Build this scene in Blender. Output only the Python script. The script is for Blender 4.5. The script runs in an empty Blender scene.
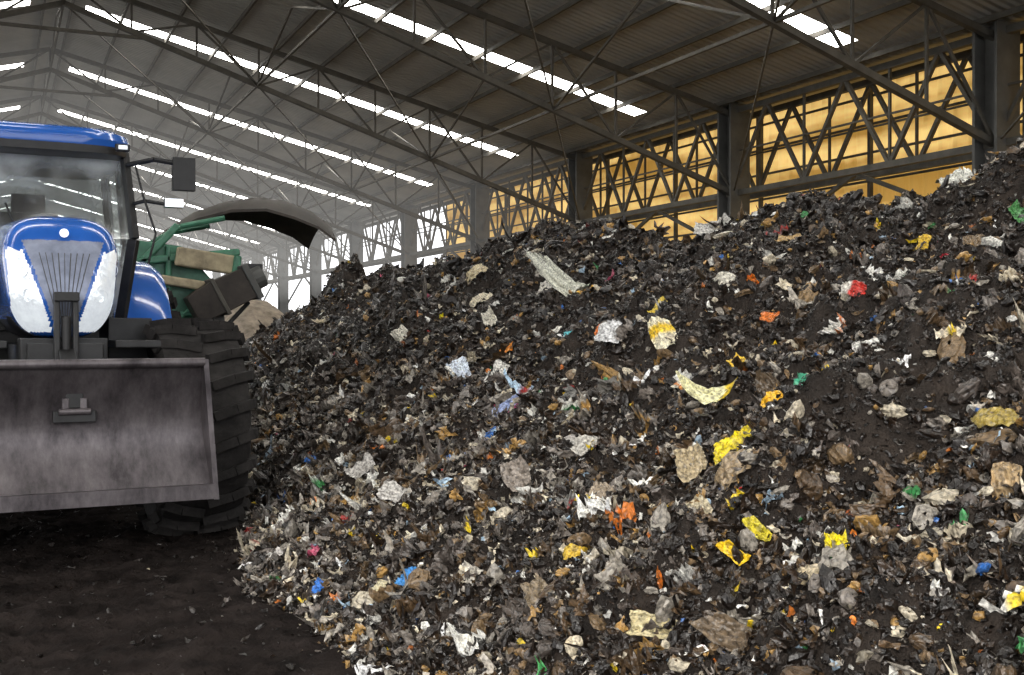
import bpy, math, random
import numpy as np
from mathutils import Vector, Matrix
random.seed(7); rng=np.random.default_rng(11)
S=bpy.context.scene
# ---------------------------------------------------------------- materials
def mat(name,col,rough=.6,metal=0,emis=None,es=0,noise=0,nscale=8,bump=0,bscale=40,spec=.5,alpha=1,trans=0,coat=0):
    m=bpy.data.materials.new(name); m.use_nodes=True; nt=m.node_tree; b=nt.nodes['Principled BSDF']
    b.inputs['Base Color'].default_value=(*col,1); b.inputs['Roughness'].default_value=rough
    b.inputs['Metallic'].default_value=metal; b.inputs['Specular IOR Level'].default_value=spec
    b.inputs['Alpha'].default_value=alpha; b.inputs['Transmission Weight'].default_value=trans
    b.inputs['Coat Weight'].default_value=coat
    if emis: b.inputs['Emission Color'].default_value=(*emis,1); b.inputs['Emission Strength'].default_value=es
    tc=nt.nodes.new('ShaderNodeTexCoord')
    if noise:
        n=nt.nodes.new('ShaderNodeTexNoise'); n.inputs['Scale'].default_value=nscale; n.inputs['Detail'].default_value=8; n.inputs['Roughness'].default_value=.65
        nt.links.new(tc.outputs['Object'],n.inputs['Vector'])
        r=nt.nodes.new('ShaderNodeValToRGB'); r.color_ramp.elements[0].position=.3; r.color_ramp.elements[1].position=.7
        r.color_ramp.elements[0].color=(*[max(0,c*(1-noise)) for c in col],1); r.color_ramp.elements[1].color=(*[min(1,c*(1+noise)+.01*noise) for c in col],1)
        nt.links.new(n.outputs['Fac'],r.inputs['Fac']); nt.links.new(r.outputs['Color'],b.inputs['Base Color'])
    if bump:
        n2=nt.nodes.new('ShaderNodeTexNoise'); n2.inputs['Scale'].default_value=bscale; n2.inputs['Detail'].default_value=6
        nt.links.new(tc.outputs['Object'],n2.inputs['Vector'])
        bp=nt.nodes.new('ShaderNodeBump'); bp.inputs['Strength'].default_value=bump; bp.inputs['Distance'].default_value=.02
        nt.links.new(n2.outputs['Fac'],bp.inputs['Height']); nt.links.new(bp.outputs['Normal'],b.inputs['Normal'])
    return m
def vcol_mat(name,rough=.5):
    m=mat(name,(.5,.5,.5),rough,spec=.65); nt=m.node_tree; b=nt.nodes['Principled BSDF']
    a=nt.nodes.new('ShaderNodeAttribute'); a.attribute_name='Col'
    tc=nt.nodes.new('ShaderNodeTexCoord'); n=nt.nodes.new('ShaderNodeTexNoise'); n.inputs['Scale'].default_value=60; n.inputs['Detail'].default_value=6
    nt.links.new(tc.outputs['Object'],n.inputs['Vector'])
    r=nt.nodes.new('ShaderNodeMapRange'); r.inputs['From Min'].default_value=.35; r.inputs['From Max'].default_value=.58; r.inputs['To Min'].default_value=.35; r.inputs['To Max'].default_value=1.08
    nt.links.new(n.outputs['Fac'],r.inputs['Value'])
    mx=nt.nodes.new('ShaderNodeVectorMath'); mx.operation='MULTIPLY'
    nt.links.new(a.outputs['Color'],mx.inputs[0]); nt.links.new(r.outputs['Result'],mx.inputs[1]); nt.links.new(mx.outputs[0],b.inputs['Base Color'])
    bp=nt.nodes.new('ShaderNodeBump'); bp.inputs['Strength'].default_value=.7; bp.inputs['Distance'].default_value=.01
    nt.links.new(n.outputs['Fac'],bp.inputs['Height']); nt.links.new(bp.outputs['Normal'],b.inputs['Normal'])
    return m
M=dict(
 soil=mat('compost_soil',(.016,.0105,.007),.75,noise=.8,nscale=7,bump=1,bscale=60,spec=.3),
 floor=mat('floor_soil',(.013,.0092,.008),.95,noise=.8,nscale=4,bump=1,bscale=35,spec=.08),
 yard=mat('yard_concrete',(.5,.49,.46),.9,noise=.2,nscale=.3),
 scrap=vcol_mat('scrap_plastic',.3),
 steel=mat('dusty_steel',(.088,.081,.068),.75,.1,noise=.35,nscale=3),
 steel2=mat('column_steel',(.10,.10,.095),.7,.1,noise=.3,nscale=2),
 blue=mat('blue_paint',(.02,.12,.50),.22,coat=.7,noise=.12,nscale=5),
 silver=mat('silver_grille',(.24,.27,.36),.35,.3,noise=.25,nscale=12),
 lamp=mat('headlamp_glass',(.62,.66,.75),.07,metal=.6,emis=(.88,.94,1),es=.6,noise=.5,nscale=10,bump=.8,bscale=10),
 black=mat('black_plastic',(.015,.015,.016),.5,noise=.4,nscale=10),
 rubber=mat('tyre_rubber',(.020,.018,.017),.85,noise=.5,nscale=8,bump=.4,bscale=30,spec=.25),
 blade=mat('worn_blade_steel',(.10,.092,.096),.42,.5,noise=.4,nscale=4,bump=.2,bscale=14),
 rim=mat('rim_paint',(.12,.12,.13),.5,.3,noise=.3),
 chrome=mat('mirror_chrome',(.7,.72,.75),.1,1),
 green=mat('green_paint',(.055,.19,.115),.45,noise=.45,nscale=5),
 beige=mat('beige_panel',(.36,.30,.19),.7,noise=.45,nscale=6),
 rust=mat('rusty_sheet',(.034,.026,.020),.55,.3,noise=.5,nscale=5),
 seat=mat('seat_fabric',(.05,.05,.06),.8),
 cream=mat('cream_trim',(.5,.48,.42),.6),
)
nt=M['blade'].node_tree; b=nt.nodes['Principled BSDF']
tc=nt.nodes.new('ShaderNodeTexCoord'); mp=nt.nodes.new('ShaderNodeMapping'); mp.inputs['Scale'].default_value=(2.2,1,1.0)
n=nt.nodes.new('ShaderNodeTexNoise'); n.inputs['Scale'].default_value=2.6; n.inputs['Detail'].default_value=12; n.inputs['Roughness'].default_value=.72
nt.links.new(tc.outputs['Object'],mp.inputs[0]); nt.links.new(mp.outputs[0],n.inputs['Vector'])
r=nt.nodes.new('ShaderNodeValToRGB'); r.color_ramp.elements[0].position=.34; r.color_ramp.elements[0].color=(.04,.034,.038,1); r.color_ramp.elements[1].position=.70; r.color_ramp.elements[1].color=(.19,.17,.178,1)
nt.links.new(n.outputs['Fac'],r.inputs['Fac']); nt.links.new(r.outputs['Color'],b.inputs['Base Color'])
# glass, with whitish reflections painted in as patchy milky diffuse
g=bpy.data.materials.new('cab_glass'); g.use_nodes=True; nt=g.node_tree; nt.nodes.clear()
o=nt.nodes.new('ShaderNodeOutputMaterial'); mx=nt.nodes.new('ShaderNodeMixShader'); t=nt.nodes.new('ShaderNodeBsdfTransparent'); gl=nt.nodes.new('ShaderNodeBsdfGlossy')
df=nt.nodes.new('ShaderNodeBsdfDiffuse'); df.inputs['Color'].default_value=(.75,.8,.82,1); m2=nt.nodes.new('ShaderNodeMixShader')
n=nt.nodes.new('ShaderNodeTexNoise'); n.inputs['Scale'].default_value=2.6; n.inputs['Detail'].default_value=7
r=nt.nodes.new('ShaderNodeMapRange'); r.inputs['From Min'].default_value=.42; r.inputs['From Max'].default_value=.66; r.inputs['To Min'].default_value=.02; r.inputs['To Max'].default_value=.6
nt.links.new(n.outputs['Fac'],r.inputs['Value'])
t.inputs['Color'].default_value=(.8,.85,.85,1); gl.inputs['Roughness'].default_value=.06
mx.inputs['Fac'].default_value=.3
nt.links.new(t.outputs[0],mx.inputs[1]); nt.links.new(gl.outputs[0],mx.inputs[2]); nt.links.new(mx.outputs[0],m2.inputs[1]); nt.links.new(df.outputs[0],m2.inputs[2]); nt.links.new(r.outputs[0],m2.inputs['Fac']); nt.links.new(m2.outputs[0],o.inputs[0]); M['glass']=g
# roof sheet
m=mat('roof_sheet',(.38,.37,.34),.75,noise=.2,nscale=.6); nt=m.node_tree; b=nt.nodes['Principled BSDF']
tc=nt.nodes.new('ShaderNodeTexCoord'); w=nt.nodes.new('ShaderNodeTexWave'); w.bands_direction='Y'; w.inputs['Scale'].default_value=1.6
nt.links.new(tc.outputs['Object'],w.inputs['Vector']); bp=nt.nodes.new('ShaderNodeBump'); bp.inputs['Distance'].default_value=.05; bp.inputs['Strength'].default_value=.8
nt.links.new(w.outputs['Fac'],bp.inputs['Height']); nt.links.new(bp.outputs['Normal'],b.inputs['Normal']); M['roof']=m
M['sky']=mat('skylight_sheet',(.9,.9,.88),.6,emis=(1,.98,.93),es=14.0)
# yellow cladding: daylight from behind and darker shade patches painted as emission
m=mat('yellow_glowing_sheet',(.6,.38,.10),.6); nt=m.node_tree; b=nt.nodes['Principled BSDF']
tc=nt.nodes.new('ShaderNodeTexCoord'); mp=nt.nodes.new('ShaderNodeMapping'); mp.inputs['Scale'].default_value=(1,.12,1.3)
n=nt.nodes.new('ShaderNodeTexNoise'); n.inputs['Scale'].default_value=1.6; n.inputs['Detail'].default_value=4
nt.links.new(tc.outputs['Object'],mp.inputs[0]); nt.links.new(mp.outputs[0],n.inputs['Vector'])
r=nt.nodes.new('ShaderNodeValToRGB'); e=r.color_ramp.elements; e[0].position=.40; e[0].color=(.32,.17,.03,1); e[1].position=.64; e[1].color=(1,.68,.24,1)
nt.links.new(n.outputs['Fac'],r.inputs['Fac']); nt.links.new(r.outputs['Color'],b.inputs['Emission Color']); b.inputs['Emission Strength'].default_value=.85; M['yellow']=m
# haze: lit dust imitated by a volume that glows by itself
m=bpy.data.materials.new('glowing_haze'); m.use_nodes=True; nt=m.node_tree; nt.nodes.clear()
o=nt.nodes.new('ShaderNodeOutputMaterial'); va=nt.nodes.new('ShaderNodeVolumeAbsorption'); va.inputs['Color'].default_value=(0,0,0,1); va.inputs['Density'].default_value=.0055
em=nt.nodes.new('ShaderNodeEmission'); em.inputs['Color'].default_value=(1,.985,.95,1); em.inputs['Strength'].default_value=.0065
ad=nt.nodes.new('ShaderNodeAddShader'); nt.links.new(va.outputs[0],ad.inputs[0]); nt.links.new(em.outputs[0],ad.inputs[1]); nt.links.new(ad.outputs[0],o.inputs['Volume']); M['air']=m

# ---------------------------------------------------------------- builder
class B:
    def __init__(s): s.v=[];s.f=[];s.m=[];s.mats=[]
    def mi(s,k):
        if k not in s.mats: s.mats.append(k)
        return s.mats.index(k)
    def add(s,vs,fs,k):
        o=len(s.v); s.v+=[tuple(v) for v in vs]; i=s.mi(k)
        for f in fs: s.f.append([a+o for a in f]); s.m.append(i)
    def box(s,c,d,k,rot=None):
        c=Vector(c); vs=[]
        for z in(-.5,.5):
            for x,y in((-.5,-.5),(.5,-.5),(.5,.5),(-.5,.5)):
                p=Vector((x*d[0],y*d[1],z*d[2]))
                if rot: p=rot@p
                vs.append(c+p)
        s.add(vs,[(3,2,1,0),(4,5,6,7),(0,1,5,4),(1,2,6,5),(2,3,7,6),(3,0,4,7)],k)
    def beam(s,p,q,w,k,h=None):
        p=Vector(p);q=Vector(q);d=q-p
        if d.length<1e-5:return
        R=d.to_track_quat('Z','Y').to_matrix(); s.box((p+q)/2,(w,h or w,d.length),k,R)
    def cyl(s,p,q,r,k,n=16,r2=None,cap=True):
        p=Vector(p);q=Vector(q);R=(q-p).to_track_quat('Z','Y').to_matrix(); r2=r if r2 is None else r2
        vs=[p+R@Vector((math.cos(a)*r,math.sin(a)*r,0)) for a in [2*math.pi*i/n for i in range(n)]]+[q+R@Vector((math.cos(a)*r2,math.sin(a)*r2,0)) for a in [2*math.pi*i/n for i in range(n)]]
        fs=[(i,(i+1)%n,n+(i+1)%n,n+i) for i in range(n)]
        if cap: fs+=[tuple(range(n))[::-1],tuple(range(n,2*n))]
        s.add(vs,fs,k)
    def tube(s,pts,r,k,n=8):
        for a,b in zip(pts[:-1],pts[1:]): s.cyl(a,b,r,k,n)
    def rings(s,rings,k,cap=True,kf=None):
        n=len(rings[0]); o=len(s.v)
        for R in rings: s.v+=[tuple(p) for p in R]
        for i in range(len(rings)-1):
            for j in range(n):
                f=[o+i*n+j,o+i*n+(j+1)%n,o+(i+1)*n+(j+1)%n,o+(i+1)*n+j]
                c=sum((Vector(s.v[a]) for a in f),Vector())/4
                s.f.append(f); s.m.append(s.mi(kf(c) if kf else k))
        if cap:
            s.f.append([o+j for j in range(n)][::-1]); s.m.append(s.mi(kf(Vector(rings[0][0])) if kf else k))
            s.f.append([o+(len(rings)-1)*n+j for j in range(n)]); s.m.append(s.mi(k))
    def obj(s,name,parent=None,bevel=0,smooth=False):
        me=bpy.data.meshes.new(name); me.from_pydata(s.v,[],s.f)
        for k in s.mats: me.materials.append(M[k])
        me.polygons.foreach_set('material_index',s.m)
        if smooth: me.polygons.foreach_set('use_smooth',[True]*len(s.f))
        me.update(); ob=bpy.data.objects.new(name,me); S.collection.objects.link(ob)
        if parent: ob.parent=parent
        if bevel:
            bv=ob.modifiers.new('bevel','BEVEL'); bv.width=bevel; bv.segments=2; bv.limit_method='ANGLE'
        if smooth:
            es=ob.modifiers.new('es','EDGE_SPLIT'); es.split_angle=math.radians(38)
        return ob
def empty(name,loc=(0,0,0),rz=0):
    e=bpy.data.objects.new(name,None); e.location=loc; e.rotation_euler=(0,0,rz); S.collection.objects.link(e); return e
def sup(n,w,h,cx,cz,y,ex=3.5):
    out=[]
    for i in range(n):
        a=2*math.pi*i/n; c,s_=math.cos(a),math.sin(a)
        out.append(Vector((cx+math.copysign(abs(c)**(2/ex),c)*w,y,cz+math.copysign(abs(s_)**(2/ex),s_)*h)))
    return out

# ---------------------------------------------------------------- noise
T=rng.random((256,256))
def vn(x,y):
    xi=np.floor(x).astype(int); yi=np.floor(y).astype(int); fx=x-xi; fy=y-yi
    fx=fx*fx*(3-2*fx); fy=fy*fy*(3-2*fy)
    a=T[xi&255,yi&255]; b=T[(xi+1)&255,yi&255]; c=T[xi&255,(yi+1)&255]; d=T[(xi+1)&255,(yi+1)&255]
    return (a*(1-fx)+b*fx)*(1-fy)+(c*(1-fx)+d*fx)*fy-.5
def fbm(x,y,f,o=4,g=.5):
    r=0;a=1
    for i in range(o): r=r+a*vn(x*f+17.3*i,y*f+5.1*i); f*=2.03; a*=g
    return r
HY=[-5,-3,0,5.9,7.4,9.2,9.7,10.8,11.8,13.4,14.7,17.6,20.2,22,23.7,26,28,30,32]
HZ=[0,1.8,2.55,2.56,2.50,2.42,2.34,2.38,2.62,2.82,2.60,2.46,2.42,2.38,2.2,1.2,.5,.15,0]
FY=[-5,0,4.3,5.6,8,10,13,20,26,32]; FX=[2.5,1.8,1.5,1.42,1.55,1.75,2.1,2.5,3.3,6]
XC=6.5
def pile(x,y,fine=True):
    foot=np.interp(y,FY,FX)+.35*fbm(x*0+3,y,.8,3)
    H=np.interp(y,HY,HZ)
    s=(x-foot)/(XC-foot)
    f1=np.clip(s,-.3,1); f1=f1*(1.1-.1*f1)
    xb=np.clip((x-XC)/5.0,0,1.1); f2=1-.05*xb-.95*xb**2
    z=H*np.where(s<1,f1,f2)
    env=np.clip(z/.5+.15,0,1)
    z=z+env*(.34*fbm(x,y,.75,3)+.20*fbm(x+9,y,2.6,3))
    z=z+.60*np.exp(-(((x-6.2)/.4)**2+((y-21.6)/.5)**2)**2)
    if fine: z=z+np.clip(z/.3+.4,0,1)*(.11*fbm(x,y,7,4,.6))
    return z
def grid(name,xs,ys,fn,mats):
    X,Y=np.meshgrid(xs,ys,indexing='ij'); Z=fn(X,Y); nx,ny=X.shape
    co=np.stack([X,Y,Z],-1).reshape(-1,3).astype(np.float32)
    i=np.arange(nx-1)[:,None]*ny+np.arange(ny-1)[None,:]
    q=np.stack([i,i+ny,i+ny+1,i+1],-1).reshape(-1,4)
    return mk(name,co,q,mats)
def mk(name,co,q,m,col=None,smooth=True):
    me=bpy.data.meshes.new(name); nq=len(q)
    me.vertices.add(len(co)); me.vertices.foreach_set('co',co.ravel().astype(np.float32))
    me.loops.add(nq*4); me.loops.foreach_set('vertex_index',q.ravel().astype(np.int32))
    me.polygons.add(nq); me.polygons.foreach_set('loop_start',np.arange(nq,dtype=np.int32)*4)
    me.polygons.foreach_set('use_smooth',np.full(nq,smooth))
    me.update(calc_edges=True); me.validate()
    if col is not None:
        a=me.color_attributes.new('Col','FLOAT_COLOR','POINT'); a.data.foreach_set('color',np.concatenate([col,np.ones((len(col),1))],1).ravel().astype(np.float32))
    me.materials.append(m); ob=bpy.data.objects.new(name,me); S.collection.objects.link(ob); return ob
# floor
def fz(x,y): return .035*fbm(x,y,2.5,3)+.035*fbm(x,y,11,4,.65)-.02
fl=grid('floor',np.concatenate([np.arange(-16,-4,.5),np.arange(-4,2.6,.025),np.arange(2.6,19,.5)]),
     np.concatenate([np.arange(-12,1.5,.4),np.arange(1.5,14,.025),np.arange(14,97,.6)]),fz,M['floor'])
b=B(); b.add([(-200,-150,-.15),(200,-150,-.15),(200,300,-.15),(-200,300,-.15)],[(0,1,2,3)],'yard'); b.obj('ground_yard')
# pile
ph=empty('waste_heap')
hp=grid('heap_soil',np.concatenate([np.arange(1.0,7.2,.02),np.arange(7.2,12.3,.12)]),
     np.concatenate([np.arange(-5,1.5,.1),np.arange(1.5,12,.02),np.arange(12,32.2,.05)]),lambda x,y:pile(x,y)-.012+np.where(y<12,.035*fbm(x,y,28,2,.6),0),M['soil'])
hp.parent=ph

# ---------------------------------------------------------------- scraps
def srgb(c): c=np.array(c)/255; return np.where(c<.04,c/12.9,((c+.055)/1.055)**2.4)
PB=[ # color, weight in soil zone, weight in film zone
 ((52,40,30),26,12),((36,28,22),30,10),((88,70,50),11,11),((128,106,78),6,9),((124,116,108),5,22),((160,153,142),4.5,15),((92,84,78),6,16),
 ((208,197,174),4.2,8),((242,240,232),3.4,4.6),((170,195,215),.45,.9),((60,115,190),.25,.3),((235,205,40),.42,.2),((215,125,50),.3,.2),((70,145,85),.2,.1),((205,95,125),.14,.1),((170,50,45),.17,.1),((178,140,80),2.6,2)]
cols=np.array([srgb(c[0]) for c in PB]); w1=np.array([c[1] for c in PB]); w2=np.array([c[2] for c in PB]); w1=w1/w1.sum(); w2=w2/w2.sum()
def scraps(px,py,pz,nrm,size,col,k=4,crump=.35,aspect=None,name='scraps',tilt=.4,lift=.2,edge=.06,smooth=False,corner=.35,col2=None,fold=0):
    N=len(px); u=np.linspace(-.5,.5,k); U,V=np.meshgrid(u,u,indexing='ij'); U=U.ravel();V=V.ravel(); K=k*k
    if aspect is None: aspect=np.exp(rng.normal(0.5,.5,N))
    sx=size*np.sqrt(aspect); sy=size/np.sqrt(aspect)
    rr=1-corner*(np.abs(U*2)*np.abs(V*2))**1.5
    tv=1+fold*.5*np.sin(rng.uniform(2,7,(N,1))*V[None]+rng.uniform(0,6,(N,1))); tu=1+fold*.5*np.sin(rng.uniform(2,9,(N,1))*U[None]+rng.uniform(0,6,(N,1)))
    shr=rng.normal(0,.25*fold,(N,1))
    lx=((U*rr)[None]*tv+shr*V[None])*sx[:,None]+rng.normal(0,edge,(N,K))*size[:,None]
    ly=(V*rr)[None]*tu*sy[:,None]+rng.normal(0,edge,(N,K))*size[:,None]
    bend=np.clip(rng.normal(0,.6,(N,1)),-1.1,1.1)*(lx**2)/size[:,None]+rng.normal(0,.5,(N,1))*(ly**2)/size[:,None]
    lz=rng.normal(0,crump*.20,(N,K))
    for _ in range(2):
        fa=rng.uniform(0,6.28,(N,1)); kk=rng.uniform(6,18,(N,1))
        lz=lz+(np.abs(np.sin(.5*kk*(np.cos(fa)*U[None]+np.sin(fa)*V[None])+rng.uniform(0,6,(N,1))))-.5)*crump*.35
    lz=lz*size[:,None]+bend
    n=nrm+rng.normal(0,tilt,(N,3)); n/=np.linalg.norm(n,axis=1,keepdims=True)
    t=rng.normal(0,1,(N,3))*np.array([.6,1,.6]); t-=n*(t*n).sum(1,keepdims=True); t/=np.linalg.norm(t,axis=1,keepdims=True); bt=np.cross(n,t)
    P=np.stack([px,py,pz],1)+nrm*(size*lift)[:,None]
    co=P[:,None,:]+lx[...,None]*t[:,None,:]+ly[...,None]*bt[:,None,:]+lz[...,None]*n[:,None,:]
    ii=(np.arange(k-1)[:,None]*k+np.arange(k-1)[None]).ravel(); q=np.stack([ii,ii+k,ii+k+1,ii+1],-1)
    Q=(q[None]+np.arange(N)[:,None,None]*K).reshape(-1,4)
    C=np.repeat(col[:,None,:],K,axis=1)
    if col2 is not None:
        ph_=rng.uniform(-.2,.3,(N,1)); msk=(U[None]>ph_)&(U[None]<ph_+rng.uniform(.15,.6,(N,1)))
        C=np.where(msk[...,None],col2[:,None,:],C)
    C=C.reshape(-1,3)*np.clip(1+rng.normal(0,.13,(N*K,1)),.4,1.5)
    return mk(name,co.reshape(-1,3),Q,M['scrap'],np.clip(C,0,1),smooth=smooth)
def lumps(px,py,pz,size,col,name,squash=.65,nu=9,nv=6,rough=.16):
    # closed lumpy bodies (clods, crushed bottles, stuffed bags)
    N=len(px); a=np.arange(nu)*2*np.pi/nu; th=np.linspace(.12,np.pi-.12,nv); A,TH=np.meshgrid(a,th,indexing='xy')
    d=np.stack([np.cos(A)*np.sin(TH),np.sin(A)*np.sin(TH),np.cos(TH)],-1).reshape(-1,3); K=len(d)
    r=1+rng.normal(0,rough,(N,K)); dl=d[None]*r[...,None]
    sc=np.stack([np.exp(rng.normal(.25,.3,N)),np.ones(N),squash*np.exp(rng.normal(0,.2,N))],1)*.5
    dl=dl*sc[:,None,:]*size[:,None,None]
    qn=rng.normal(0,1,(N,4)); qn[:,1:3]*=.45; qn/=np.linalg.norm(qn,axis=1,keepdims=True); w_,x_,y_,z_=qn.T
    R=np.stack([1-2*(y_**2+z_**2),2*(x_*y_-z_*w_),2*(x_*z_+y_*w_),2*(x_*y_+z_*w_),1-2*(x_**2+z_**2),2*(y_*z_-x_*w_),2*(x_*z_-y_*w_),2*(y_*z_+x_*w_),1-2*(x_**2+y_**2)],1).reshape(N,3,3)
    co=np.einsum('nij,nkj->nki',R,dl)+np.stack([px,py,pz],1)[:,None,:]
    q=[]
    for i in range(nv-1):
        for j in range(nu): q.append((i*nu+j,(i+1)*nu+j,(i+1)*nu+(j+1)%nu,i*nu+(j+1)%nu))
    q=np.array(q); Q=(q[None]+np.arange(N)[:,None,None]*K).reshape(-1,4)
    C=np.repeat(col,K,axis=0)*np.clip(1+rng.normal(0,.12,(N*K,1)),.4,1.5)
    return mk(name,co.reshape(-1,3),Q,M['scrap'],np.clip(C,0,1),smooth=False)
def normals(x,y,e=.08):
    zx=(pile(x+e,y,False)-pile(x-e,y,False))/(2*e); zy=(pile(x,y+e,False)-pile(x,y-e,False))/(2*e)
    n=np.stack([-zx,-zy,np.ones_like(zx)],1); return n/np.linalg.norm(n,axis=1,keepdims=True)
def sample(N,lo=1.2,hi=8.0):
    y=[];x=[];c=0
    while c<N:
        yy=rng.uniform(-1,30,N*2); xx=rng.uniform(lo,hi,N*2)
        d=np.sqrt(xx**2+yy**2); p=np.clip(4.2/np.maximum(d,4.2),0,1)**1.5*np.where(yy<xx*.75,.2,1)
        k=rng.random(N*2)<p; k&=(pile(xx,yy,False)>-.05)
        x.append(xx[k]);y.append(yy[k]);c+=k.sum()
    return np.concatenate(x)[:N],np.concatenate(y)[:N]
def zone(x,y):
    z=pile(x,y,False); t=np.clip((1.1-z)/.45+1.5*fbm(x,y,.9,3),0,1)
    return t*np.clip((y-2.8)/2.2,0.1,1)
def choose(zn):
    N=len(zn); a=rng.choice(len(cols),N,p=w1); b2=rng.choice(len(cols),N,p=w2)
    return np.where(rng.random(N)<zn,b2,a)
for nm,N,smin,smax,cr,kk in (('soil_crumbs',90000,.007,.024,.7,3),('plastic_scraps',95000,.010,.045,.6,4),('film_scraps',12000,.035,.085,.75,6),('bag_scraps',1200,.06,.14,.8,10)):
    x,y=sample(N); zn=zone(x,y)
    if nm=='film_scraps':
        k=rng.random(N)<(.25+.75*zn); x,y,zn=x[k],y[k],zn[k]; N=len(x)
    if nm=='bag_scraps':
        k=rng.random(N)<(.4+.5*zn); x,y,zn=x[k],y[k],zn[k]; N=len(x)
    if nm not in('soil_crumbs','bag_scraps'):
        k=(fbm(x,y,1.1,3)*.6+fbm(x+40,y,3.1,2)*.6+rng.normal(0,.22,N)+zn*.6)>-.01; x,y,zn=x[k],y[k],zn[k]; N=len(x)
    ci=choose(zn)
    if nm=='soil_crumbs': ci=np.where(rng.random(N)<.93,rng.choice([0,1,1,1],N),ci)
    if nm=='bag_scraps': ci=np.where((ci<2)|(ci==3),rng.choice([4,5,7,8,8,3,2,6],N),ci)
    c=cols[ci]*np.clip(rng.normal(.88,.28,(N,1)),.25,1.4)
    if nm=='soil_crumbs': c=c*.6
    d=np.sqrt(x*x+y*y); sz=smin+(smax-smin)*rng.random(N)**2
    if nm!='bag_scraps': sz*=np.clip(d/6,1,2.3)
    o=scraps(x,y,pile(x,y)-.008,normals(x,y),sz,c,k=kk,crump=cr,name=nm,smooth=False,lift=(.12 if kk>8 else .2),tilt=(.25 if kk>8 else .4),edge=(.02 if kk>5 else .06),corner=(.1 if kk>5 else .3),fold=(.8 if kk>5 else .3),
        col2=(np.where(rng.random((N,1))<.35,cols[rng.choice([7,8,10,11,12,13,15,16],N)],c) if kk>8 else None)); o.parent=ph
# clods and chunky lumps
N=16000; x,y=sample(N); zn=zone(x,y); N=len(x)
ci=np.where(rng.random(N)<.88,rng.choice([0,1,1,1],N),rng.choice([2,3,4,5,7,16,6],N)); d=np.sqrt(x*x+y*y)
sz=(.015+.05*rng.random(N)**3)*np.clip(d/6,1,2.2)
o=lumps(x,y,pile(x,y)+sz*.05,sz,cols[ci]*np.where(ci<2,.55,.85)[:,None],'soil_clods',nu=7,nv=5); o.parent=ph
N=650; x,y=sample(N); N=len(x); ci=rng.choice([2,3,3,4,5,5,7,7,8,16,6,11,10],N,p=np.array([3,3,3,3,2,2,2,2,1.6,2,3,.3,.2])/27.1)
sz=.045+.09*rng.random(N)**2
o=lumps(x,y,pile(x,y)+sz*.10,sz,cols[ci]*.9,'lump_waste',squash=.5,nu=12,nv=9,rough=.11); o.parent=ph
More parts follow.
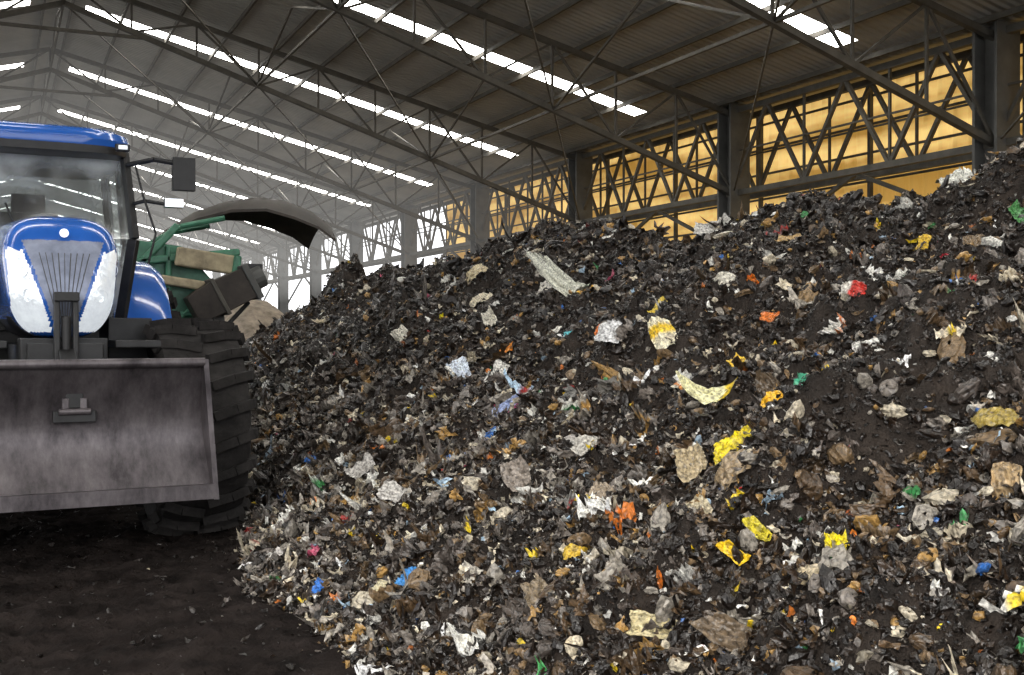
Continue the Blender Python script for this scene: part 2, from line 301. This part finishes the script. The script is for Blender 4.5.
# larger identifiable litter (world x,y, length, aspect, rgb, [second rgb])
HERO=[(3.01,4.16,.20,.8,(238,215,30)),(3.22,4.03,.19,1.6,(222,236,218),(70,180,140)),(3.89,6.19,.20,1.8,(242,234,205),(240,205,60)),(3.92,6.3,.10,1.,(245,215,40)),(3.29,4.8,.16,3,(240,236,190),(235,205,60)),
(2.92,4.37,.16,1.3,(185,168,135)),(2.81,3.92,.19,1.8,(160,140,110)),(2.73,3.18,.11,1.5,(240,220,40)),(2.82,3.07,.10,1.2,(160,170,80)),(3.31,7.29,.22,1.6,(160,175,215)),(3.27,7.15,.10,1.5,(235,95,160)),
(3.47,8.66,.19,1.2,(225,235,250)),(5.4,10.4,.40,4.5,(225,225,210)),(3.84,4.26,.11,2.6,(240,238,230)),(4.8,4.95,.17,2,(40,150,80)),(4.85,4.75,.08,1.2,(225,60,80)),(2.16,3.5,.13,2,(205,192,150)),(1.75,4.98,.09,1,(70,150,220)),
(1.5,5.7,.08,1,(60,130,220)),(1.66,5.2,.10,1.2,(215,205,170)),(3.07,2.76,.12,2,(175,150,112)),(3.4,4.03,.08,3,(95,200,70)),(3.33,4.32,.11,1.2,(245,190,40)),(2.54,3.55,.08,2,(240,200,40)),(2.2,4.2,.08,1.5,(210,175,60)),
(6.2,6.0,.25,1.6,(230,230,220)),(6.3,9.1,.25,2,(220,217,210)),(2.92,5.63,.11,1.8,(215,210,205)),(3.7,6.55,.17,1.2,(225,225,225)),(4.8,5.8,.22,3,(150,126,92)),(4.6,7.4,.15,1.5,(145,130,80)),(2.6,4.7,.14,1.5,(170,155,135)),
(2.4,5.2,.16,1.5,(150,140,130)),(2.1,5.6,.15,1.3,(130,122,112)),(2.2,6.6,.2,1.5,(150,142,130)),(3.0,9.6,.17,2,(205,195,175)),(4.2,9.4,.2,2,(210,200,175)),(5.2,12.5,.22,2,(205,190,155)),(5.9,7.0,.18,2,(135,115,82)),
(4.4,4.3,.15,2,(125,105,78)),(2.5,3.05,.11,2,(200,185,155)),(2.9,2.95,.08,1.4,(240,155,50)),(3.0,3.4,.06,2,(230,125,60)),(2.3,3.2,.14,2.2,(116,100,80)),(2.0,4.1,.14,2,(135,120,98)),(5.5,5.6,.10,1.5,(220,185,60)),
(4.1,7.9,.13,1.5,(90,190,200)),(4.0,7.2,.10,1.5,(230,130,60)),(5.0,9.3,.13,1.5,(220,175,60)),(4.6,10.6,.19,2,(225,220,205)),(3.8,10.5,.15,2,(80,110,180)),(5.8,8.3,.17,1.2,(155,145,115)),(1.45,6.4,.08,1.3,(220,215,210)),(3.5,5.4,.13,1.2,(225,215,195),(215,140,70)),(3.6,4.7,.14,1.6,(95,80,62)),(2.7,5.0,.13,1.2,(190,186,176)),(3.4,3.1,.13,1.3,(155,135,60)),
(2.62,3.9,.1,1.6,(190,178,150)),(2.7,3.6,.08,2.5,(215,200,60)),(4.2,5.5,.1,2,(225,130,60)),(4.5,6.4,.13,1.4,(225,220,205)),(5.2,6.6,.13,2,(190,160,110)),(3.9,5.4,.09,1.2,(235,195,60)),(5.0,7.9,.15,1.6,(235,230,215),(90,140,200)),(4.3,6.9,.12,1.6,(230,205,80)),(4.9,11.6,.2,1.6,(225,215,190)),(3.7,8.2,.11,1.3,(235,150,50)),(5.3,5.0,.14,2,(120,100,72)),(5.4,4.6,.12,1.3,(215,205,180)),
(4.2,8.3,.18,1.6,(235,232,222)),(3.5,7.9,.15,1.4,(230,228,220)),(4.7,9.9,.2,1.8,(235,230,215)),(5.5,11.2,.2,1.4,(230,225,215)),(4.0,11.6,.2,1.6,(225,220,205)),(3.1,6.6,.13,1.5,(228,226,220)),(5.4,7.2,.15,1.8,(228,222,205)),(4.3,4.9,.12,1.7,(225,220,210),(200,60,50)),(2.0,6.0,.13,1.4,(200,196,190)),(2.9,8.4,.15,1.6,(215,212,205)),(2.3,7.5,.16,1.4,(190,186,180)),(1.9,4.6,.12,1.6,(190,184,172)),(5.9,5.2,.12,1.8,(90,150,90))]
h=np.array([a[:4] for a in HERO]); hc=np.array([srgb(a[4]) for a in HERO]); hc2=np.array([srgb(a[5] if len(a)>5 else a[4]) for a in HERO])
zz=np.maximum(pile(h[:,0],h[:,1]),0)
nn=normals(h[:,0],h[:,1])
o=scraps(h[:,0],h[:,1],zz+.016,nn*1.0+np.array([[-.3,-.4,0]]),h[:,2],hc*.97,k=13,crump=.2,aspect=h[:,3],name='packaging_litter',tilt=.12,lift=.18,edge=.008,smooth=False,corner=.04,col2=hc2*.97,fold=.25); o.parent=ph
# loose bits on floor
N=12000; x=rng.uniform(-3.5,2.0,N); y=1.5+12*rng.random(N)**1.3
k=rng.random(N)<np.clip(.3+.8*np.exp(-(1.7-x)/.4),0,1); x=x[k];y=y[k];N=len(x)
a=choose(np.full(N,.5)); near=np.exp(-(1.7-x)/.35)
a=np.where(rng.random(N)>near*.7+.03,rng.choice([0,1,1],N),a)
fb=scraps(x,y,fz(x,y),np.tile([[0,0,1.]],(N,1)),.010+.035*rng.random(N)**2.5,cols[a]*np.where(a<3,.5,.9)[:,None],k=3,crump=.5,name='floor_debris')
fb.parent=fl
# far grey heap
fh=grid('grey_heap',np.arange(2,14.5,.08),np.arange(34,50,.12),lambda x,y:np.maximum(-.05,2.9*np.exp(-((x-8.6)/2.4)**2-((y-42)/4)**2)+.35*fbm(x,y,.9,5)-.35),mat('grey_compost',(.24,.20,.155),.95,noise=.5,nscale=3,bump=.8,bscale=12))

# ---------------------------------------------------------------- hall
XE=16.0; ZE=6.8; XR=1.5; SL=.25; ZR=ZE+SL*(XE-XR); Y0=-9.0; DY=7.8; Y1=14.6+DY*10+4
def zr(x): return ZR-SL*abs(x-XR)
XL=XR-(XE-XR)
SKY=[17.4+DY*i for i in range(-3,10)]
rf=B(); sk=B()
for sgn in(1,-1):
    X=lambda a: XR+sgn*a
    half=XE-XR; segs=[]
    yy=Y0
    for s_ in SKY:
        a0,a1=s_-.31,s_+.31
        if a0<Y0: continue
        segs.append((yy,a0,0,half+(1.7 if sgn>0 else .6),'roof',rf))
        segs.append((a0,a1,0,.7,'roof',rf)); segs.append((a0,a1,.7,half-.9,'sky',sk)); segs.append((a0,a1,half-.9,half+(1.7 if sgn>0 else .6),'roof',rf)); yy=a1
    segs.append((yy,Y1,0,half+(1.7 if sgn>0 else .6),'roof',rf))
    for y0,y1,a0,a1,k,bb in segs:
        def P(a,y):
            zz_=zr(X(a)) if a<=half else ZE+.15
            return (X(a),y,zz_)
        pts=[a0]+([half] if a0<half<a1 else [])+[a1]
        for p,q in zip(pts[:-1],pts[1:]):
            bb.add([P(p,y0),P(q,y0),P(q,y1),P(p,y1)],[(0,1,2,3)],k)
rf.obj('ceiling'); sk.obj('window_skylights')
b=B()
for sgn in(1,-1):
    a=.35
    while a<XE-XR:
        x=XR+sgn*a; b.beam((x,Y0,zr(x)-.09),(x,Y1,zr(x)-.09),.06,'steel',.10); a+=1.25
COLY=[14.6+DY*i for i in range(-3,11)]
b.obj('ceiling_purlins')
b=B()
def zb(x): return ZE-2.1+ (ZR-.85-(ZE-2.1))*(1-abs(x-XR)/(XE-XR))
for y in COLY:
    for sgn in(1,-1):
        n=9; A=[(XE-XR)*i/n for i in range(n+1)]
        X=lambda a:XR+sgn*a
        b.beam((X(0),y,zr(X(0))-.22),(X(A[-1]),y,ZE-.22),.12,'steel',.12)
        b.beam((X(0),y,zb(X(0))),(X(A[-1]),y,zb(X(A[-1]))),.13,'steel',.12)
        for i in range(n):
            x0,x1=X(A[i]),X(A[i+1])
            b.beam((x0,y,zb(x0)),(x0,y,zr(x0)-.22),.05,'steel')
            if i%2: b.beam((x0,y,zb(x0)),(x1,y,zr(x1)-.22),.05,'steel')
            else: b.beam((x0,y,zr(x0)-.22),(x1,y,zb(x1)),.05,'steel')
    b.beam((XR-2,y,zb(XR-2)),(XR+2,y,zb(XR+2)),.08,'steel')
for i,y in enumerate(COLY[:-1]):
    y2=COLY[i+1]
    for x in (XR,XR+4.8,XR+9.7,XR-4.8,XR-9.7):
        b.beam((x,y,zb(x)),(x,y2,zb(x)),.06,'steel')
        ym=(y+y2)/2
        b.beam((x,y,zb(x)),(x,ym,zr(x)-.2),.045,'steel'); b.beam((x,y2,zb(x)),(x,ym,zr(x)-.2),.045,'steel')
    for x0,x1 in ((XR+4.8,XR+9.7),(XR+9.7,XE),(XR,XR+4.8),(XR-9.7,XR-4.8)):
        b.beam((x0,y,zb(x0)),(x1,y2,zb(x1)),.035,'steel')
for xs in (XE,XL):
    for i,y in enumerate(COLY[:-1]):
        y2=COLY[i+1]
        for off in ((0,.7) if xs>0 else (0,)):
            x=xs+off
            b.beam((x,y,ZE-.15),(x,y2,ZE-.15),.13,'steel'); b.beam((x,y,ZE-2.1),(x,y2,ZE-2.1),.13,'steel')
            b.beam((x,y,ZE-1.1),(x,y2,ZE-1.1),.04,'steel')
            n=3
            for j in range(n):
                ya=y+(y2-y)*j/n; yb=y+(y2-y)*(j+1)/n; ym=(ya+yb)/2
                b.beam((x,ya,ZE-2.1),(x,ym,ZE-.15),.08,'steel'); b.beam((x,ym,ZE-.15),(x,yb,ZE-2.1),.08,'steel')
                b.beam((x,ya,ZE-.15),(x,ya,ZE-2.1),.05,'steel')
        if xs>0:
            b.beam((xs+.3,y,ZE-3.6),(xs+.3,(y+y2)/2,ZE-2.1),.08,'steel'); b.beam((xs+.3,y2,ZE-3.6),(xs+.3,(y+y2)/2,ZE-2.1),.08,'steel')
b.obj('ceiling_trusses')
b=B()
for y in COLY:
    for x in (XE,XL):
        w=.55
        b.box((x,y-w/2+.03,ZE/2-.05),(w,.06,ZE+.1),'steel2'); b.box((x,y+w/2-.03,ZE/2-.05),(w,.06,ZE+.1),'steel2'); b.box((x,y,ZE/2-.05),(.06,w-.1,ZE+.1),'steel2')
        b.box((x,y,.15),(.8,.8,.3),'yard')
b.obj('wall_columns')
YW=COLY[7]
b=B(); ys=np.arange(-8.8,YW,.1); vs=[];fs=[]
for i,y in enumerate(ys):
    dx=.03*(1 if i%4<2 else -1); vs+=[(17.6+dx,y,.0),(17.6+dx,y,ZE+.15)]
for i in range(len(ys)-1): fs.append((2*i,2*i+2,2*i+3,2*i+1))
b.add(vs,fs,'yellow')  # glowing sheet stands in for the neighbouring roof's daylit underside
for z in np.arange(1,ZE+.1,.62): b.beam((17.45,-8.8,z),(17.45,YW,z),.05,'steel')
y=-8
while y<YW: b.beam((17.4,y,0),(17.4,y,ZE),.09,'steel'); y+=3.9
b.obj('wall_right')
# self-glowing haze box added under the far roof
b=B(); b.box(((XL+17.3)/2,(30+Y1)/2,7.1),(17.3-XL-.1,Y1-30,7.8),'air'); b.obj('glowing_haze')

# ---------------------------------------------------------------- tractor
TR=empty('tractor',(.36,8.3,0),math.radians(2.5))
def tyre(name,cx,cy,R,W,rimR,lug):
    b=B(); n=48
    prof=[(-W*.36,rimR),(-W*.47,rimR+(R-rimR)*.35),(-W*.5,rimR+(R-rimR)*.65),(-W*.45,R*.955),(-W*.3,R*.975),(0,R*.985),(W*.3,R*.975),(W*.45,R*.955),(W*.5,rimR+(R-rimR)*.65),(W*.47,rimR+(R-rimR)*.35),(W*.36,rimR)]
    rings=[[Vector((cx+px,cy+math.cos(a)*pr,R+math.sin(a)*pr)) for a in [2*math.pi*i/n for i in range(n)]] for px,pr in prof]
    b.rings(rings,'rubber',cap=False)
    nl=22
    for i in range(nl):
        for sd in(-1,1):
            a0=2*math.pi*(i+(.5 if sd>0 else 0))/nl; segs=[]
            for t,r_ in ((.02,R*1.0),(.28,R*.995),(.47,R*.965),(.51,R*.88)):
                a=a0-t*.62*2*math.pi*3/nl*.5
                segs.append(Vector((cx+sd*t*W,cy+math.cos(a)*(r_+.012),R+math.sin(a)*(r_+.012))))
            for p,q in zip(segs[:-1],segs[1:]): b.beam(p,q,lug,'rubber',lug)
    for sd in(-1,1):
        pr=[(W*.36,rimR),(W*.30,rimR*.95),(W*.12,rimR*.8),(W*.12,rimR*.35),(W*.22,rimR*.3),(W*.22,0.01)]
        b.rings([[Vector((cx+sd*px,cy+math.cos(a)*r_,R+math.sin(a)*r_)) for a in [2*math.pi*i/32 for i in range(32)]] for px,r_ in pr],'rim',cap=False)
        for j in range(8):
            a=j*math.pi/4; b.cyl((cx+sd*W*.12,cy+math.cos(a)*rimR*.5,R+math.sin(a)*rimR*.5),(cx+sd*W*.17,cy+math.cos(a)*rimR*.5,R+math.sin(a)*rimR*.5),.022,'chrome',6)
    return b.obj(name,TR)
tyre('front_tyre_right',.89,-.02,.73,.58,.40,.06); tyre('front_tyre_left',-.89,-.02,.73,.58,.40,.06)
tyre('rear_tyre_right',.88,2.6,.90,.6,.5,.07); tyre('rear_tyre_left',-.88,2.6,.90,.6,.5,.07)
b=B(); rings=[]; n=96; yf=-.62
zc,hh=1.76,.40
def sect(s_,y,w=.37,h=hh,zc_=zc,tp=True):
    R=sup(n,w*s_,h*s_,0,zc_,y,3.2)
    for p in R:
        t=(p.z-(zc_-h))/(2*h)
        if tp: p.x*=.80+.24*t-.10*max(0,t-.7)
        p.y+=.22*max(0,t-.3)**1.5 if y<0 else 0
    return R
for i in range(1,71):
    s_=i/70; rings.append(sect(s_,yf+.22*(1-(1-s_**4)**.5)))
for y,w,h,zc_ in ((-.2,.375,.405,1.765),(.3,.385,.42,1.78),(.9,.40,.44,1.80),(1.35,.41,.45,1.81)): rings.append(sect(1,y,w,h,zc_))
def kf(c):
    if c.y>-.33: return 'blue' if c.z>1.5 or c.y<-.1 else 'black'
    ax=abs(c.x); t=(c.z-1.38)/(1.95-1.38)
    if c.z>1.985: return 'blue'
    v=.045+.19*max(0,t)**1.1
    if ax<v: return 'silver'
    if ax<v+.022: return 'blue'
    edge=.30+.05*min(1,max(0,t))
    if ax<edge*.97 and 1.40<c.z<1.93-.10*max(0,(.3-ax)/.3): return 'lamp'
    return 'blue'
b.rings(rings,'blue',kf=kf); b.obj('hood',TR,smooth=True)
b=B()
for i in range(9):
    x=-.15+.0375*i; b.beam((x*.25,-.630,1.45),(x,-.603,1.9),.004,'steel2')
b.cyl((0,-.57,2.03),(0,-.53,2.03),.028,'chrome',20)
for sd in(-1,1):
    for j in range(6): b.box((sd*.372,.15+j*.13,1.72),(.02,.07,.30),'black')
    for (x,z,r) in ((.27,1.80,.05),(.22,1.63,.04)):
        b.cyl((sd*x,-.61,z),(sd*x,-.585,z),r,'chrome',20,cap=False)
b.obj('grille_ribs',TR)
b=B()
b.box((0,.4,1.0),(.46,2.0,.62),'black'); b.box((0,-.45,1.18),(.52,.3,.36),'black')
b.box((0,-.05,.74),(1.4,.22,.2),'black'); b.box((0,2.4,1.0),(.6,1.6,.7),'black'); b.box((0,2.6,.88),(1.4,.3,.3),'black')
for sd in(-1,1):
    b.beam((sd*.32,-.3,.95),(sd*.32,-1.02,.62),.09,'black',.14); b.beam((sd*.25,.3,.75),(sd*.45,-1.0,.55),.09,'black')
    b.cyl((sd*.18,-.5,1.2),(sd*.30,-1.0,.85),.045,'chrome',12)
    b.box((sd*.5,-.2,1.32),(.35,.5,.05),'black'); b.box((sd*.5,.35,1.25),(.3,.5,.5),'black')
b.beam((-.055,-.70,1.20),(-.055,-.68,1.64),.035,'black',.06); b.beam((.055,-.70,1.20),(.055,-.68,1.64),.035,'black',.06)
b.box((0,-.70,1.62),(.15,.08,.06),'black'); b.cyl((0,-.70,1.18),(0,-.70,1.5),.03,'black'); b.beam((0,-.7,1.25),(0,-1.0,1.1),.1,'black'); b.box((0,-.62,1.25),(.45,.12,.16),'black')
b.obj('chassis_and_linkage',TR,bevel=.008)
# blade
b=B(); W=.78; n=16; pf=[]
for i in range(n+1):
    t=i/n; z=.42+.78*t; y=-1.30+.19*math.sin(math.pi*min(1,t*.95+.02)); pf.append((y,z))
xs_=np.linspace(-W,W,15); vs=[];fs=[]
for off in(0,.03):
    for x in xs_:
        for y,z in pf: vs.append((x*(1-.09*(z-.4)),y+off,z))
L=n+1; G=len(xs_)*L
for i in range(len(xs_)-1):
    for j in range(n):
        a=i*L+j; fs.append((a,a+L,a+L+1,a+1)); fs.append((a+G,a+G+1,a+G+L+1,a+G+L))
b.add(vs,fs,'blade')
b.cyl((-W+.05,-1.29,1.215),(W-.05,-1.29,1.215),.028,'blade',12)
b.box((0,-1.315,.43),(2*W+.02,.035,.09),'blade')
for sd in(-1,1):
    b.add([(sd*W,-1.33,.38),(sd*W,-1.05,.40),(sd*(W-.02),-1.0,.78),(sd*(W-.06),-1.12,1.2),(sd*(W-.06),-1.31,1.235),(sd*(W+.03),-1.33,.38),(sd*(W+.03),-1.05,.40),(sd*(W+.01),-1.0,.78),(sd*(W-.03),-1.12,1.2),(sd*(W-.03),-1.31,1.235)],
      [(0,1,2,3,4),(9,8,7,6,5),(0,5,6,1),(1,6,7,2),(2,7,8,3),(3,8,9,4),(4,9,5,0)],'blade')
    for z in(.55,1.0): b.box((sd*.5,-1.05,z),(.12,.1,.16),'black')
b.obj('dozer_blade',TR,smooth=True)
b=B(); b.box((0,-1.150,.90),(.24,.05,.07),'black'); b.box((0,-1.15,1.08),(.10,.05,.26),'black'); b.box((-.05,-1.14,.96),(.04,.08,.10),'blade'); b.box((.05,-1.14,.96),(.04,.08,.10),'blade'); b.cyl((-.09,-1.18,.93),(.09,-1.18,.93),.02,'blade')
b.box((0,-1.05,.75),(.4,.08,.55),'black'); b.obj('blade_bracket',TR,bevel=.006)
# cab
b=B()
C0=[(-.62,1.35,1.45),(.60,1.35,1.45),(.66,2.85,1.45),(-.66,2.85,1.45)]
C1=[(-.72,1.28,2.15),(.70,1.28,2.15),(.74,2.9,2.15),(-.74,2.9,2.15)]
C2=[(-.66,1.42,2.86),(.64,1.42,2.86),(.66,2.75,2.86),(-.66,2.75,2.86)]
for lo,hi in((C0,C1),(C1,C2)):
    for i in range(4): b.beam(lo[i],hi[i],.06,'black',.08)
for Cc,w in ((C0,.08),(C2,.08)):
    for i in range(4): b.beam(Cc[i],Cc[(i+1)%4],w,'black')
for sd in(-1,1): b.beam((sd*.72,1.95,2.15),(sd*.66,1.95,2.86),.05,'black'); b.beam((sd*.64,1.95,1.45),(sd*.73,1.95,2.15),.05,'black')
b.box((0,2.1,1.38),(1.28,1.5,.14),'black'); b.box((0,2.82,1.75),(1.2,.05,.6),'black')
b.beam((0,1.25,1.75),(-.25,1.3,2.4),.015,'black')
b.obj('cab_frame',TR,bevel=.006)
b=B()
for lo,hi in((C0,C1),(C1,C2)):
    for i in (0,1,3): b.add([lo[i],lo[(i+1)%4],hi[(i+1)%4],hi[i]],[(0,1,2,3)],'glass')
    if hi is C2: b.add([lo[2],lo[3],hi[3],hi[2]],[(0,1,2,3)],'glass')
b.obj('cab_glazing',TR)
b=B(); rings=[]
def rsec(w,d,z):
    R=[]
    for i in range(40):
        a=2*math.pi*i/40; c,s_=math.cos(a),math.sin(a); R.append(Vector((math.copysign(abs(c)**.45,c)*w-.03,2.06+math.copysign(abs(s_)**.45,s_)*d,z)))
    return R
b.rings([rsec(.71,.80,2.80),rsec(.75,.88,2.82),rsec(.75,.88,2.88)],'black'); b.rings([rsec(.75,.88,2.88),rsec(.76,.89,2.93),rsec(.74,.86,2.99),rsec(.66,.78,3.03),rsec(.4,.5,3.05)],'blue'); b.obj('cab_roof',TR,smooth=True)
b=B()
for x in(-.62,-.4,.60):
    b.box((x,1.185,2.87),(.11,.06,.055),'black'); b.box((x,1.15,2.87),(.07,.01,.035),'lamp')
b.obj('work_lamps',TR,bevel=.01)
b=B()
b.box((0,2.35,1.72),(.5,.5,.16),'seat'); b.box((0,2.6,2.1),(.48,.14,.7),'seat'); b.box((0,2.62,2.52),(.28,.1,.2),'seat')
b.beam((0,1.6,1.45),(0,1.85,1.95),.08,'black'); b.box((0,1.55,1.85),(.4,.15,.2),'black')
c=Vector((-.05,1.80,2.18)); R=Matrix.Rotation(math.radians(-40),3,'X')
pts=[c+R@Vector((.2*math.cos(a),0.2*math.sin(a),0)) for a in [2*math.pi*i/24 for i in range(25)]]
b.tube(pts,.017,'black'); b.tube([pts[0],c,pts[12]],.015,'black'); b.tube([c,pts[18]],.015,'black')
b.box((.5,2.3,1.85),(.14,.7,.12),'cream'); b.obj('cab_interior',TR,bevel=.02)
b=B()
for sd in(-1,1):
    b.tube([(sd*.66,1.36,2.76),(sd*.85,1.22,2.80),(sd*1.0,1.2,2.78),(sd*1.08,1.2,2.76)],.022,'black')
    b.tube([(sd*.70,1.30,2.44),(sd*.78,1.22,2.46),(sd*.93,1.2,2.44)],.016,'black')
    b.tube([(sd*.72,1.32,2.76),(sd*.76,1.2,2.5),(sd*.86,1.2,2.2),(sd*.80,1.2,1.95)],.010,'black')
    b.box((sd*1.08,1.2,2.69),(.18,.07,.27),'black'); b.box((sd*1.08,1.24,2.69),(.14,.01,.23),'chrome')
    b.box((sd*1.0,1.2,2.45),(.15,.08,.075),'chrome')
b.obj('mirrors',TR,bevel=.012)
b=B()
for sd in(-1,1):
    R=1.10; rings=[]
    for t in range(-5,175,6):
        a=math.radians(t); y=2.6-R*math.cos(a); z=.92+R*math.sin(a)
        w0,w1=.60,1.08
        rings.append([Vector((sd*w0,y,z)),Vector((sd*(w0+.1),y-.02*math.cos(a),z+.03)),Vector((sd*(w1-.1),y-.02*math.cos(a),z+.03)),Vector((sd*w1,y+.03*math.cos(a),z-.04)),Vector((sd*w1,y+.08*math.cos(a),z-.10)),Vector((sd*w0,y+.05*math.cos(a),z-.06))])
    b.rings(rings,'blue')
    b.box((sd*.62,2.4,1.35),(.04,1.2,1.0),'black')
b.obj('rear_fenders',TR,smooth=True)
b=B()
b.box((-.62,1.0,.95),(.3,.9,.5),'black'); b.box((.62,1.0,.95),(.3,.9,.5),'black')
for i in range(3): b.box((.85,1.35,.55+.3*i),(.3,.25,.03),'black')
b.obj('tank_and_steps',TR,bevel=.03)

# ---------------------------------------------------------------- compost turner behind tractor
CT=empty('compost_turner',(1.90,13.0,.12),0)
b=B()
pf=[(-.9,.6),(.15,.6),(.30,1.25),(.30,1.75),(-.1,2.2),(-.55,2.25),(-.9,1.7)]
b.add([(x,-.5,z) for x,z in pf]+[(x,.9,z) for x,z in pf],[tuple(range(7)),tuple(range(7,14))[::-1]]+[(i,i+7,(i+1)%7+7,(i+1)%7) for i in range(7)],'green')
b.beam((-.9,-.55,1.6),(-.15,-.55,2.42),.08,'green'); b.beam((-.75,-.55,2.0),(.5,-.55,2.15),.08,'green'); b.beam((-.25,-.56,.8),(-.25,-.56,2.2),.06,'green'); b.beam((-.8,-.56,.9),(.2,-.56,1.7),.05,'green'); b.beam((-.6,-.56,1.5),(.25,-.56,1.45),.05,'green')
b.obj('housing',CT,bevel=.02)
b=B()
R=Matrix.Rotation(math.radians(8),3,'Y')
b.box((.12,-.66,2.04),(.62,.12,.2),'beige',R); b.box((-.1,-.62,1.80),(.5,.12,.10),'beige',R); b.box((.43,-.62,1.97),(.08,.3,.26),'green',R); b.obj('beige_panel',CT,bevel=.02)
b=B()
def quadring(c,w,h,ang):
    c=Vector(c); R=Matrix.Rotation(ang,3,'Y'); return [c+R@Vector((0,sx*w,sz*h)) for sx,sz in ((-1,-1),(1,-1),(1,1),(-1,1))]
A=math.radians(-28)
b.rings([quadring((-.05,-.8,1.50),.14,.15,A),quadring((.2,-.8,1.64),.17,.18,A),quadring((.52,-.8,1.80),.20,.17,A)],'rust')
b.rings([quadring((.52,-.8,1.80),.22,.20,A),quadring((.58,-.8,1.83),.22,.20,A)],'steel2'); b.rings([quadring((.2,-.8,1.64),.2,.21,A),quadring((.24,-.8,1.66),.2,.21,A)],'steel')
b.cyl((.58,-.8,1.83),(.70,-.8,1.89),.12,'steel2',16); b.box((.62,-.55,1.92),(.2,.3,.2),'black'); b.tube([(-.1,-.7,1.2),(.3,-.9,1.35),(.55,-.8,1.6)],.025,'black'); b.cyl((-.3,-.7,1.35),(.3,-.75,1.42),.05,'steel2',10)
b.obj('discharge_head',CT,bevel=.012)
b=B(); rings=[]
P=[(-.62,2.02),(-.45,2.20),(-.2,2.42),(.1,2.62),(.45,2.76),(.8,2.82),(1.1,2.80),(1.38,2.70),(1.58,2.56)]
for i,(x,z) in enumerate(P):
    w=.06+.55*min(1,i/5)**1.3; dr=.02+.22*min(1,i/6)**1.5
    top=[];bot=[]
    for j in range(13):
        t=-1+2*j/12; y=t*w; zz_=z-dr*t*t
        top.append(Vector((x-.02*t*t,y,zz_))); bot.append(Vector((x-.02*t*t,y,zz_-.03)))
    rings.append(top+bot[::-1])
b.rings(rings,'rust')
for sd in(-1,1):
    b.tube([(-.75,sd*.3,1.9),(-.45,sd*.35,2.2),(-.1,sd*.42,2.42),(.35,sd*.5,2.52)],.03,'green')
b.obj('deflector_hood',CT,smooth=True)
b=B()
for y in(-.45,.8):
    b.cyl((-.55,y,.24),(-.55,y+.22,.24),.36,'rubber',28); b.cyl((-.55,y-.02,.24),(-.55,y+.24,.24),.18,'rim',20)
b.beam((-.55,-.3,.24),(-.55,.9,.24),.1,'black'); b.beam((-.55,.2,.24),(-.55,.2,.8),.12,'black'); b.beam((-1.5,-1.2,.6),(-.5,.2,.65),.12,'green')
b.obj('running_gear',CT)

# ---------------------------------------------------------------- light
w=bpy.data.worlds.new('world'); S.world=w; w.use_nodes=True; nt=w.node_tree; bg=nt.nodes['Background']
bg.inputs['Color'].default_value=(.96,.97,1,1); bg.inputs['Strength'].default_value=2.3
sd_=bpy.data.lights.new('sun','SUN'); sd_.energy=3.6; sd_.angle=math.radians(25); sd_.color=(1,.95,.88)
so=bpy.data.objects.new('sun',sd_); S.collection.objects.link(so); so.rotation_euler=Vector((.5,.8,-.42)).to_track_quat('-Z','Y').to_euler()
cd=bpy.data.cameras.new('camera'); cd.lens=39.73; cd.sensor_width=36; co=bpy.data.objects.new('camera',cd); S.collection.objects.link(co)
co.location=(0,0,1.4); co.rotation_euler=(math.radians(90-.28),0,math.radians(-24.46)); S.camera=co; cd.clip_end=500
S.view_settings.view_transform='Standard'; S.view_settings.exposure=0
